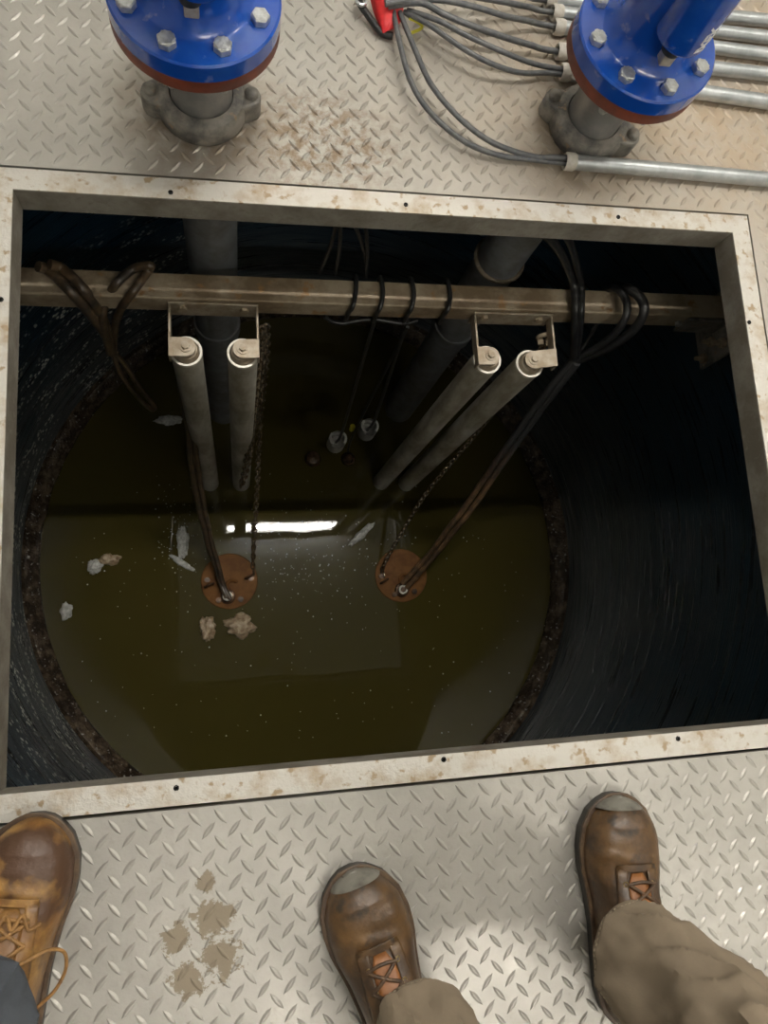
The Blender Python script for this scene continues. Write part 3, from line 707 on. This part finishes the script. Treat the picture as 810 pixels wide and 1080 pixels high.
dcable([(200,42),(250,165),(308,290),(400,400),(500,478),(600,520),(680,538)], [.028,.035,.035,.03,.024,.016,.014], 5, O((0,.004,.004)), .0052, 'inner grey cable curving down to the lone front conduit')
dcable([(215,40),(300,85),(400,155),(500,212),(610,248)], [.03,.045,.045,.04,.025], 4, O((0,-.004,-.002)), .0050, 'lower grey cable into the fifth conduit')
dcable([(225,34),(330,70),(430,122),(540,172),(640,212)], [.035,.05,.05,.045,.03], 4, O((0,.005,.002)), .0050, 'upper grey cable into the fifth conduit')
dcable([(160,22),(270,10),(350,48),(430,82),(560,128),(650,155)], [.04,.055,.055,.05,.035,.022], 3, O((0,0,0)), .0058, 'grey cable into the fourth conduit')
dcable([(190,8),(330,0),(450,22),(560,55),(640,72)], [.05,.06,.06,.045,.025], 2, O((0,0,0)), .0055, 'grey cable into the middle conduit')
dcable([(150,14),(300,-15),(440,-12),(560,8),(640,24)], [.05,.06,.06,.045,.025], 1, O((0,0,0)), .0055, 'grey cable into the second farthest conduit')
dcable([(150,8),(320,-45),(450,-45),(570,-22),(640,-10)], [.05,.06,.06,.045,.025], 0, O((0,0,0)), .0055, 'grey cable into the farthest conduit at the frame top')
# yellow green earth wire
m_ = MB(); m_.tube(spl(c8([(232,62),(255,72),(275,88),(268,100),(240,112)], [.03,.028,.02,.012,.006]), 6), .003, 8)
tag(m_.build('earth_wire', M['yellow'], smooth=True, loc=at(440,30,0)), 'short curled yellow earth wire beside the red cloth', 'wire')
# black cable sleeve and red cloth
t = thing('red_cloth', 'bright red cloth wrapped round the cable bundle', 'cloth', at(398, 18, 0))
rows = []
L0 = [(388,-14),(391,0),(394,14),(400,26),(404,36)]; R0 = [(424,-14),(424,0),(426,12),(423,24),(413,31)]
for k in range(5):
    row = []
    for j in range(9):
        f = j/8; px = L0[k][0]*(1-f)+R0[k][0]*f; py = L0[k][1]*(1-f)+R0[k][1]*f
        z = .012 + .035*sin(pi*f)**.6*(1-k/5.2) + .003*sin(k*2.1+j*1.3)
        row.append(at(px, py, z))
    rows.append(row)
bm = bmesh.new(); vv = [[bm.verts.new(q - org(t)) for q in r] for r in rows]
for k in range(4):
    for j in range(8): bm.faces.new((vv[k][j], vv[k][j+1], vv[k+1][j+1], vv[k+1][j]))
me = bpy.data.meshes.new('fabric'); bm.to_mesh(me); bm.free(); me.materials.append(M['red'])
for p in me.polygons: p.use_smooth = True
o = bpy.data.objects.new('fabric', me); COL.objects.link(o); o.parent = t
sd = o.modifiers.new('solid', 'SOLIDIFY'); sd.thickness = .002; sb = o.modifiers.new('sub', 'SUBSURF'); sb.levels = 2; sb.render_levels = 2
m_ = MB(); m_.tube(spl([at(379,-8,.02), at(380,4,.02), at(388,16,.016), at(398,30,.012), at(405,36,.01), at(414,38,.01)], 6), .0065, 10)
tag(m_.build('cable_sleeve', M['black'], smooth=True, loc=at(390,15,0)), 'black strap edge showing along the red cloth', 'strap')
m_ = MB(); m_.torus(at(381,1,.03), .009, .0035, n=20); tag(m_.build('tie_ring', M['galv'], smooth=True, loc=at(381,1,.02)), 'small bright ring at the left edge of the red cloth', 'ring')

# ------------------------------------------------------------------ boots and people
def boot_outline(y, side):
    # half width of the sole at station y (toe at .17, heel at -.17); side +1 / -1 = x direction
    pts = [(-.17,0),(-.165,.018),(-.15,.031),(-.12,.0385),(-.08,.040),(-.03,.041),(.02,.047),(.06,.0555),(.09,.057),(.12,.053),(.145,.041),(.16,.026),(.168,.012),(.17,0)]
    for i in range(len(pts)-1):
        if pts[i][0] <= y <= pts[i+1][0]:
            f = (y-pts[i][0])/(pts[i+1][0]-pts[i][0]); return (pts[i][1]*(1-f)+pts[i+1][1]*f)*1.12
    return 0
def boot_height(y):
    pts = [(-.17,.055),(-.15,.10),(-.10,.125),(-.05,.128),(-.02,.118),(.01,.100),(.04,.086),(.07,.078),(.10,.076),(.13,.072),(.15,.062),(.163,.048),(.17,.036)]
    for i in range(len(pts)-1):
        if pts[i][0] <= y <= pts[i+1][0]:
            f = (y-pts[i][0])/(pts[i+1][0]-pts[i][0]); f = f*f*(3-2*f)*.5 + f*.5; return pts[i][1]*(1-f)+pts[i+1][1]*f
    return .05
def boot(parent, c, rz, leather, lace_m, mirror=1, toe_rubber=True, loop=False):
    b = bpy.data.objects.new('boot', None); COL.objects.link(b); b.parent = parent
    b.location = Vector((c[0], c[1], 0)) - org(parent); b.rotation_euler = (0, 0, rz)
    def bld(m_, name, mt, **k):
        o = m_.build(name, mt, None, **k); o.location = (0,0,0); o.parent = b; return o
    def surf(x, y, off=0.0):
        w_ = max(boot_outline(y, 1)*.97, .002); h = boot_height(y); u = max(-.999, min(.999, x/w_))
        return Vector((x, y, .026 + (h-.026)*(1-abs(u)**2.6)**(1/2.3) + off))
    seedb = c[0]*10
    ys = [-.169,-.165,-.158,-.148] + [-.135+.0061*i for i in range(44)] + [.13,.141,.15,.157,.163,.167,.1695]
    rings = []
    for y in ys:
        w_ = max(boot_outline(y, 1)*.98, .002); h = boot_height(y); rg = []
        bend = .004*mirror*cos((y)*9)
        for i in range(25):
            a = pi*i/24; cx = cos(a); sx_ = sin(a)
            x = w_*(abs(cx)**.75)*(1 if cx > 0 else -1); z = .024 + (h-.024)*sx_**.85
            cr = .0015*noise.noise(Vector((x*60, y*60, z*30))) + (.0022*sin(y*240+x*40+3*noise.noise(Vector((x*30,y*30,0))))*max(0, 1-abs(y-.088)/.022) if sx_ > .2 else 0) + .0016*noise.noise(Vector((x*25+seedb, y*25, 0)))
            rg.append(Vector((x+bend, y, z+cr)))
        rg.append(Vector((bend, y, .022)))
        rings.append(rg)
    m_ = MB(); m_.loft(rings)
    # shaft
    rr_ = []
    for z, rx, ry, yy in ((.09,.040,.062,-.085),(.12,.041,.058,-.088),(.15,.042,.052,-.088),(.185,.042,.050,-.088)):
        rr_.append([Vector((rx*cos(2*pi*i/28), yy + ry*sin(2*pi*i/28), z)) for i in range(28)])
    m_.loft(rr_)
    bld(m_, 'upper', leather, smooth=True)
    def outl(e):
        p_ = []; yy = [-.17+.34*i/40 for i in range(41)]
        yy = [-.17*cos(pi*i/40) for i in range(41)]
        for y in yy: p_.append((boot_outline(y, 1)+e+.004*cos(y*9)*mirror, y*(1+e*6)))
        for y in yy[::-1][1:-1]: p_.append((-(boot_outline(y, 1)+e)+.004*cos(y*9)*mirror, y*(1+e*6)))
        return p_
    m_ = MB(); m_.prism(outl(.003), 0.001, .020); so = bld(m_, 'sole', M['sole'], bevel=.0015)
    m_ = MB(); m_.prism(outl(.0045), .020, .0265); bld(m_, 'welt', M['welt'], bevel=.0015)
    if toe_rubber:
        m_ = MB(); rings = []
        for y in [.1535,.155,.157,.160,.163,.166,.169,.1710]:
            w_ = boot_outline(min(y, .1695), 1)+.004; h = boot_height(min(y,.1695))+.0025; rg = []
            for i in range(21):
                a = pi*i/20; rg.append(Vector((w_*(abs(cos(a))**.75)*(1 if cos(a) > 0 else -1)+.003*mirror, y+.006*abs(cos(a))*0, .02 + (h-.02)*sin(a)**.85)))
            rg.append(Vector((.003*mirror, y, .018))); rings.append(rg)
        m_.loft(rings); bld(m_, 'toe_cap', M['toe'], smooth=True)
    # tongue and eyestays
    def patch(f0, f1, y0, y1, off, name, mt, nx=6, ny=12, rnd=False):
        m2 = bmesh.new(); g_ = []
        for j in range(ny+1):
            y = y0 + (y1-y0)*j/ny; row = []
            for i in range(nx+1):
                sx_ = 1.0
                if rnd: sx_ = max(.25, min(1, ((y1-y)/.018)))**.5
                x = (f0(y) + (f1(y)-f0(y))*i/nx)*sx_
                p_ = surf(x, y, off)
                p_.x += .004*cos(y*9)*mirror; row.append(m2.verts.new(p_))
            g_.append(row)
        for j in range(ny):
            for i in range(nx): m2.faces.new((g_[j][i], g_[j][i+1], g_[j+1][i+1], g_[j+1][i]))
        me_ = bpy.data.meshes.new(name); m2.to_mesh(me_); m2.free(); me_.materials.append(mt)
        for p in me_.polygons: p.use_smooth = True
        o = bpy.data.objects.new(name, me_); COL.objects.link(o); o.parent = b
        s_ = o.modifiers.new('solid', 'SOLIDIFY'); s_.thickness = .0022; s_.offset = 1; return o
    patch(lambda y: -.018, lambda y: .018, -.075, .066, .001, 'tongue', M['tongue'] if toe_rubber else leather, rnd=True)
    patch(lambda y: -.036+.05*max(0, y), lambda y: -.0175+.12*max(0, y-.055), -.075, .074, .0025, 'eyestay', leather)
    patch(lambda y: .0175-.12*max(0, y-.055), lambda y: .036-.05*max(0, y), -.075, .074, .0025, 'eyestay', leather)
    patch(lambda y: -.031, lambda y: .031, .068, .078, .0030, 'vamp_seam', leather)
    eys = [.052, .026, .0, -.026, -.052]
    for y in eys:
        for s in (-1, 1):
            q = surf(s*.022, y, .0052); q.x += .004*cos(y*9)*mirror
            m_ = MB(); m_.torus(q, .0033, .0011, Matrix.Rotation(s*.45, 4, 'Y'), n=14, k=6); bld(m_, 'eyelet', M['eyelet'], smooth=True)
    for k in range(len(eys)):
        for s in (-1, 1):
            y0_, y1_ = eys[k], eys[k+1] if k+1 < len(eys) else eys[k]-.02
            P_ = []
            for f in (0, .25, .5, .75, 1):
                q = surf(s*.022*(1-2*f), y0_+(y1_-y0_)*f, .0055 + .004*sin(pi*f)); P_.append(q)
            m_ = MB(); m_.tube(spl(P_, 4), .0027, 8); bld(m_, 'lace', lace_m, smooth=True)
    q0, q1 = surf(-.022, eys[0], .007), surf(.022, eys[0], .007)
    m_ = MB(); m_.tube(spl([q0, (q0+q1)/2+Vector((0,.004,.003)), q1], 5), .0027, 8); bld(m_, 'lace', lace_m, smooth=True)
    if loop:
        for P_ in ([(.002,.0,.112),(.028,.012,.108),(.052,.022,.095),(.070,.014,.08),(.073,-.012,.066),(.062,-.042,.052),(.045,-.062,.05),(.030,-.074,.06)],
                   [(.0,.0,.114),(-.02,.018,.110),(-.04,.028,.102),(-.055,.018,.08),(-.058,-.01,.06)],
                   [(.0,-.0,.116),(.012,-.025,.126),(.020,-.05,.128),(.030,-.075,.11)]):
            m_ = MB(); m_.tube(spl(P_, 8), .0024, 8); bld(m_, 'lace', lace_m, smooth=True)
        m_ = MB(); m_.tube(spl([(-.034,.042,.092),(-.026,.060,.090),(-.016,.046,.098),(-.006,.062,.093),(.004,.046,.098),(.014,.062,.092),(.024,.046,.095),(.036,.050,.085)], 6), .0026, 8); bld(m_, 'lace', lace_m, smooth=True)
    return b

def leg_loft(m_, path, n=72, seed=0, fold=.006):
    "path: (x, y, z, rx, ry); folds are real creases in the cloth"
    pts = spl([p[:3] for p in path], 20); k = len(path)-1; rings = []
    for i, q in enumerate(pts):
        f = i/20; a = min(int(f), k-1); t = f-a
        rx = path[a][3]*(1-t)+path[a+1][3]*t; ry = path[a][4]*(1-t)+path[a+1][4]*t
        rg = []
        for j in range(n):
            th = 2*pi*j/n
            rdg = 1-abs(noise.noise(Vector((cos(th+q.z*7)*1.5+seed, sin(th+q.z*7)*1.5, q.z*11+4))))*3.2
            fo_ = fold*(1.0*noise.noise(Vector((cos(th)*1.6+seed, sin(th)*1.6, q.z*9))) + .8*max(0, rdg) + .35*noise.noise(Vector((cos(th)*5, sin(th)*5+seed, q.z*26))))
            fo_ *= min(1, .25+i*.09)
            rg.append(Vector((q.x + (rx+fo_)*cos(th), q.y + (ry+fo_)*sin(th), q.z)))
        rings.append(rg)
    # hem: a doubled edge that turns inside
    inner = [Vector((pts[0].x + (v.x-pts[0].x)*.93, pts[0].y + (v.y-pts[0].y)*.93, v.z+.012)) for v in rings[0]]
    inner0 = [Vector((pts[0].x + (v.x-pts[0].x)*.95, pts[0].y + (v.y-pts[0].y)*.95, v.z)) for v in rings[0]]
    m_.loft([inner, inner0] + rings, True, True)
    return rings

def person(label, hip, feet, cloth, boots, seed, jacket, stitch=None):
    t = thing('person', label, 'person', (hip[0], hip[1], 0))
    m_ = MB(); hems = []
    for k, (fx, fy, ax) in enumerate(feet):
        s = -1 if k == 0 else 1
        hx, hy = hip[0] + s*.085, hip[1]
        kx, ky = (fx*.45+hx*.55), (fy*.45+hy*.55) + .03
        tilt = ax
        r_ = leg_loft(m_, [(fx, fy, .112, .068, .082), (fx+tilt*.3, fy-.008, .15, .070, .080), (fx+tilt, fy-.035, .25, .072, .082), (kx*.4+fx*.6+tilt, ky*.4+fy*.6-.03, .38, .078, .086), (kx, ky, .52, .086, .090), (kx*.5+hx*.5, ky*.5+hy*.5, .72, .098, .10), (hx, hy, .90, .105, .115)], seed=seed+k*7, fold=.013)
        hems.append(r_)
    rg = []
    for z, rx, ry in ((.84,.155,.115),(.90,.19,.13),(.97,.185,.13),(1.04,.165,.12)):
        rg.append([Vector((hip[0] + rx*cos(2*pi*i/40), hip[1] + ry*sin(2*pi*i/40), z)) for i in range(40)])
    m_.loft(rg)
    tr = m_.build('trousers', cloth, t, smooth=True)
    if stitch:
        for r_ in hems:
            m_ = MB()
            for ring_i in (5,):
                rgp = r_[ring_i]; c_ = sum(rgp, Vector((0,0,0)))/len(rgp)
                for j in range(0, 72):
                    a, b = rgp[j], rgp[(j+1) % 72]
                    for f in (0,):
                        p0 = a.lerp(b, f+.05); p1 = a.lerp(b, f+.6); o_ = (p0-c_).normalized()*.0006
                        m_.tube([p0+o_, p1+o_], .0006, 4)
            m_.build('hem_stitching', stitch, t, merge=False)
    return t

pA = person('person in tan work trousers and brown boots standing at the hatch', (.45, -.66), [(.232,-.557,.0), (.566,-.493,.03)], M['tan'], None, 2.0, None, M['stitch'])
boot(pA, (.200,-.511), radians(15), M['leather'], M['lace'], 1)
boot(pA, (.597,-.451), radians(-4), M['leather'], M['lace'], -1)
pB = person('person in dark grey trousers and a tan laced boot at the left', (-.50, -.58), [(-.60,-.52,-.01), (-.332,-.448,-.02)], M['greycloth'], None, 9.0, None)
boot(pB, (-.309,-.393), radians(-8), M['leather2'], M['lace2'], -1, toe_rubber=False, loop=True)
boot(pB, (-.60,-.43), radians(10), M['leather2'], M['lace2'], 1, toe_rubber=False)

# upper bodies: one skinned surface each, under the clothes
def skinned(name, verts, edges, radii, m, parent, root=0, sub=2):
    me = bpy.data.meshes.new(name); ol = org(parent)
    me.from_pydata([Vector(v)-ol for v in verts], edges, []); me.update()
    o = bpy.data.objects.new(name, me); COL.objects.link(o); o.parent = parent
    sk = o.modifiers.new('skin', 'SKIN'); sk.use_smooth_shade = True
    for i, v in enumerate(me.skin_vertices[0].data):
        r = radii[i]; v.radius = r if isinstance(r, tuple) else (r, r); v.use_root = (i == root)
    sb = o.modifiers.new('sub', 'SUBSURF'); sb.levels = sub; sb.render_levels = sub
    me.materials.append(m); return o
M['skin'] = mat('skin', (.55,.34,.25), (.50,.29,.21), rough=.5, scale=12)
M['hivis'] = mat('green_jacket', (.16,.42,.10), (.13,.36,.09), rough=.75, scale=9, bump=.2, bscale=40)
M['bluejacket'] = mat('navy_jacket', (.03,.04,.07), (.04,.05,.08), rough=.8, scale=9, bump=.2, bscale=40)
M['hair'] = mat('brown_hair', (.06,.035,.02), (.09,.05,.03), rough=.7, scale=60, bump=.6, bscale=150)
M['phone'] = mat('phone_case', (.02,.02,.022), rough=.3)
def upper(t, hip, lean, hands, jm, seed):
    hx, hy = hip; lx, ly = lean
    P = [(hx,hy,1.0),(hx,hy+ly*.15,1.12),(hx+lx*.4,hy+ly*.5,1.28),(hx+lx*.7,hy+ly*.8,1.42),(hx+lx,hy+ly,1.50)]
    R = [(.17,.125),(.165,.12),(.175,.125),(.16,.105),(.06,.06)]
    E_ = [(0,1),(1,2),(2,3),(3,4)]
    for s, h in zip((-1, 1), hands):
        sh = (P[3][0]+s*.19, P[3][1], 1.41); hv = Vector(h); sv = Vector(sh)
        mid = (hv+sv)/2 + Vector((s*.10, -.06, -.12))
        i0 = len(P); P += [sh, tuple(mid), tuple(hv.lerp(mid, .12))]; R += [.068, .052, .037]; E_ += [(3, i0), (i0, i0+1), (i0+1, i0+2)]
    skinned('jacket', P, E_, R, jm, t)
    hc = Vector((hx+lx*1.15, hy+ly*1.45, 1.66))
    bm = bmesh.new(); bmesh.ops.create_uvsphere(bm, u_segments=32, v_segments=24, radius=1)
    for v in bm.verts:
        q = v.co; x, y, z = q.x*.076, q.y*.096, q.z*.118
        if z < -.03: x *= 1-(-z-.03)*3.2; y = y*(1-(-z-.03)*1.5)+.008
        if y > .05:
            nz = math.exp(-(x/.012)**2 - ((z+.012)/.022)**2)*.024; br_ = math.exp(-((z-.022)/.010)**2)*.004
            ey = sum(math.exp(-((x-e)/.014)**2 - ((z-.004)/.010)**2) for e in (-.03,.03))*.007
            mo = math.exp(-(x/.024)**2)*(math.exp(-((z+.048)/.006)**2) + math.exp(-((z+.060)/.006)**2))*.005
            y += nz + br_ - ey + mo
        v.co = (x, y, z)
    for s in (-1, 1):
        r = bmesh.ops.create_uvsphere(bm, u_segments=12, v_segments=8, radius=1)
        for v in r['verts']: v.co = (v.co.x*.010+s*.077, v.co.y*.018-.008, v.co.z*.032-.002)
    tilt = Matrix.Rotation(-.75, 3, 'X')
    for v in bm.verts: v.co = tilt @ v.co
    me = bpy.data.meshes.new('head'); bm.to_mesh(me); bm.free()
    for p in me.polygons: p.use_smooth = True
    me.materials.append(M['skin']); hd = bpy.data.objects.new('head', me); COL.objects.link(hd); hd.parent = t; hd.location = hc - org(t)
    bm = bmesh.new(); bmesh.ops.create_uvsphere(bm, u_segments=32, v_segments=24, radius=1)
    bmesh.ops.delete(bm, geom=[v for v in bm.verts if (v.co.z < .12+.6*max(0, v.co.y) and v.co.y > -.15) or v.co.z < -.4], context='VERTS')
    for v in bm.verts: v.co = tilt @ Vector((v.co.x*.085, v.co.y*.106-.003, v.co.z*.128))
    me = bpy.data.meshes.new('hair'); bm.to_mesh(me); bm.free(); me.materials.append(M['hair'])
    for p in me.polygons: p.use_smooth = True
    hr = bpy.data.objects.new('hair', me); COL.objects.link(hr); hr.parent = t; hr.location = hc - org(t)
    sd = hr.modifiers.new('solid', 'SOLIDIFY'); sd.thickness = .012; sd.offset = -1
    m_ = MB(); m_.tube([P[4], hc - Vector((0, .03, .05))], [.058, .050], 20); m_.build('neck', M['skin'], t, smooth=True)
    for s, h in zip((-1, 1), hands):       # palm and five curled fingers
        hv = Vector(h); fwd = Vector((-s*.35, .93, 0)).normalized(); side = Vector((-s, 0, 0)); dn = Vector((0, 0, -1))
        P2 = [hv, hv+fwd*.04, hv+fwd*.075]; R2 = [(.026,.02),(.036,.017),(.036,.015)]; E2 = [(0,1),(1,2)]
        for k, ln in enumerate((.068,.076,.072,.056)):
            b0 = hv+fwd*.082 + side*(.029-.0195*k); i0 = len(P2)
            P2 += [b0, b0+fwd*ln*.45+dn*.008, b0+fwd*ln*.7+dn*.024, b0+fwd*ln*.75+dn*.042]; R2 += [.009,.0088,.008,.0068]; E2 += [(2,i0),(i0,i0+1),(i0+1,i0+2),(i0+2,i0+3)]
        b0 = hv+fwd*.03+side*.034; i0 = len(P2)
        P2 += [b0, b0+fwd*.025+side*.018+dn*.008, b0+fwd*.05+side*.022+dn*.014]; R2 += [.012,.010,.008]; E2 += [(1,i0),(i0,i0+1),(i0+1,i0+2)]
        skinned('hand', P2, E2, R2, M['skin'], t)
upper(pA, (.45,-.66), (-.03,.10), ((.16,-.20,1.26), (.40,-.30,1.12)), M['hivis'], 1)
upper(pB, (-.50,-.58), (.0,.05), ((-.78,-.45,.98), (-.24,-.48,.98)), M['bluejacket'], 2)

# ------------------------------------------------------------------ room shell and lamps
m_ = MB(); m_.box((RX0, RY1, 0), (RX1, RY1+.1, ROOM_Z)); struct(m_.build('wall_back', M['wall']))
m_ = MB(); m_.box((RX0, RY0-.1, 0), (RX1, RY0, ROOM_Z)); struct(m_.build('wall_front', M['wall']))
m_ = MB(); m_.box((RX0-.1, RY0-.1, 0), (RX0, RY1+.1, ROOM_Z)); struct(m_.build('wall_left', M['wall']))
m_ = MB(); m_.box((RX1, RY0-.1, 0), (RX1+.1, RY1+.1, ROOM_Z)); struct(m_.build('wall_right', M['wall']))
m_ = MB(); m_.box((RX0-.1, RY0-.1, ROOM_Z), (RX1+.1, RY1+.1, ROOM_Z+.1)); struct(m_.build('ceiling', M['ceiling']))
for x, y, ln, st, lab in LAMPS:
    t = thing('ceiling_lamp', lab, 'lamp', (x, y, ROOM_Z), 'tube lamps under the ceiling')
    m_ = MB(); m_.box((x-ln/2-.03, y-.06, ROOM_Z-.05), (x+ln/2+.03, y+.06, ROOM_Z)); m_.build('housing', M['housing'], t, bevel=.004)
    e = mat('lamp_glow', (1,1,1), emit=(LAMP_COL, st))
    m_ = MB(); m_.box((x-ln/2, y-.018, ROOM_Z-.085), (x+ln/2, y+.018, ROOM_Z-.052)); m_.build('diffuser', e, t)
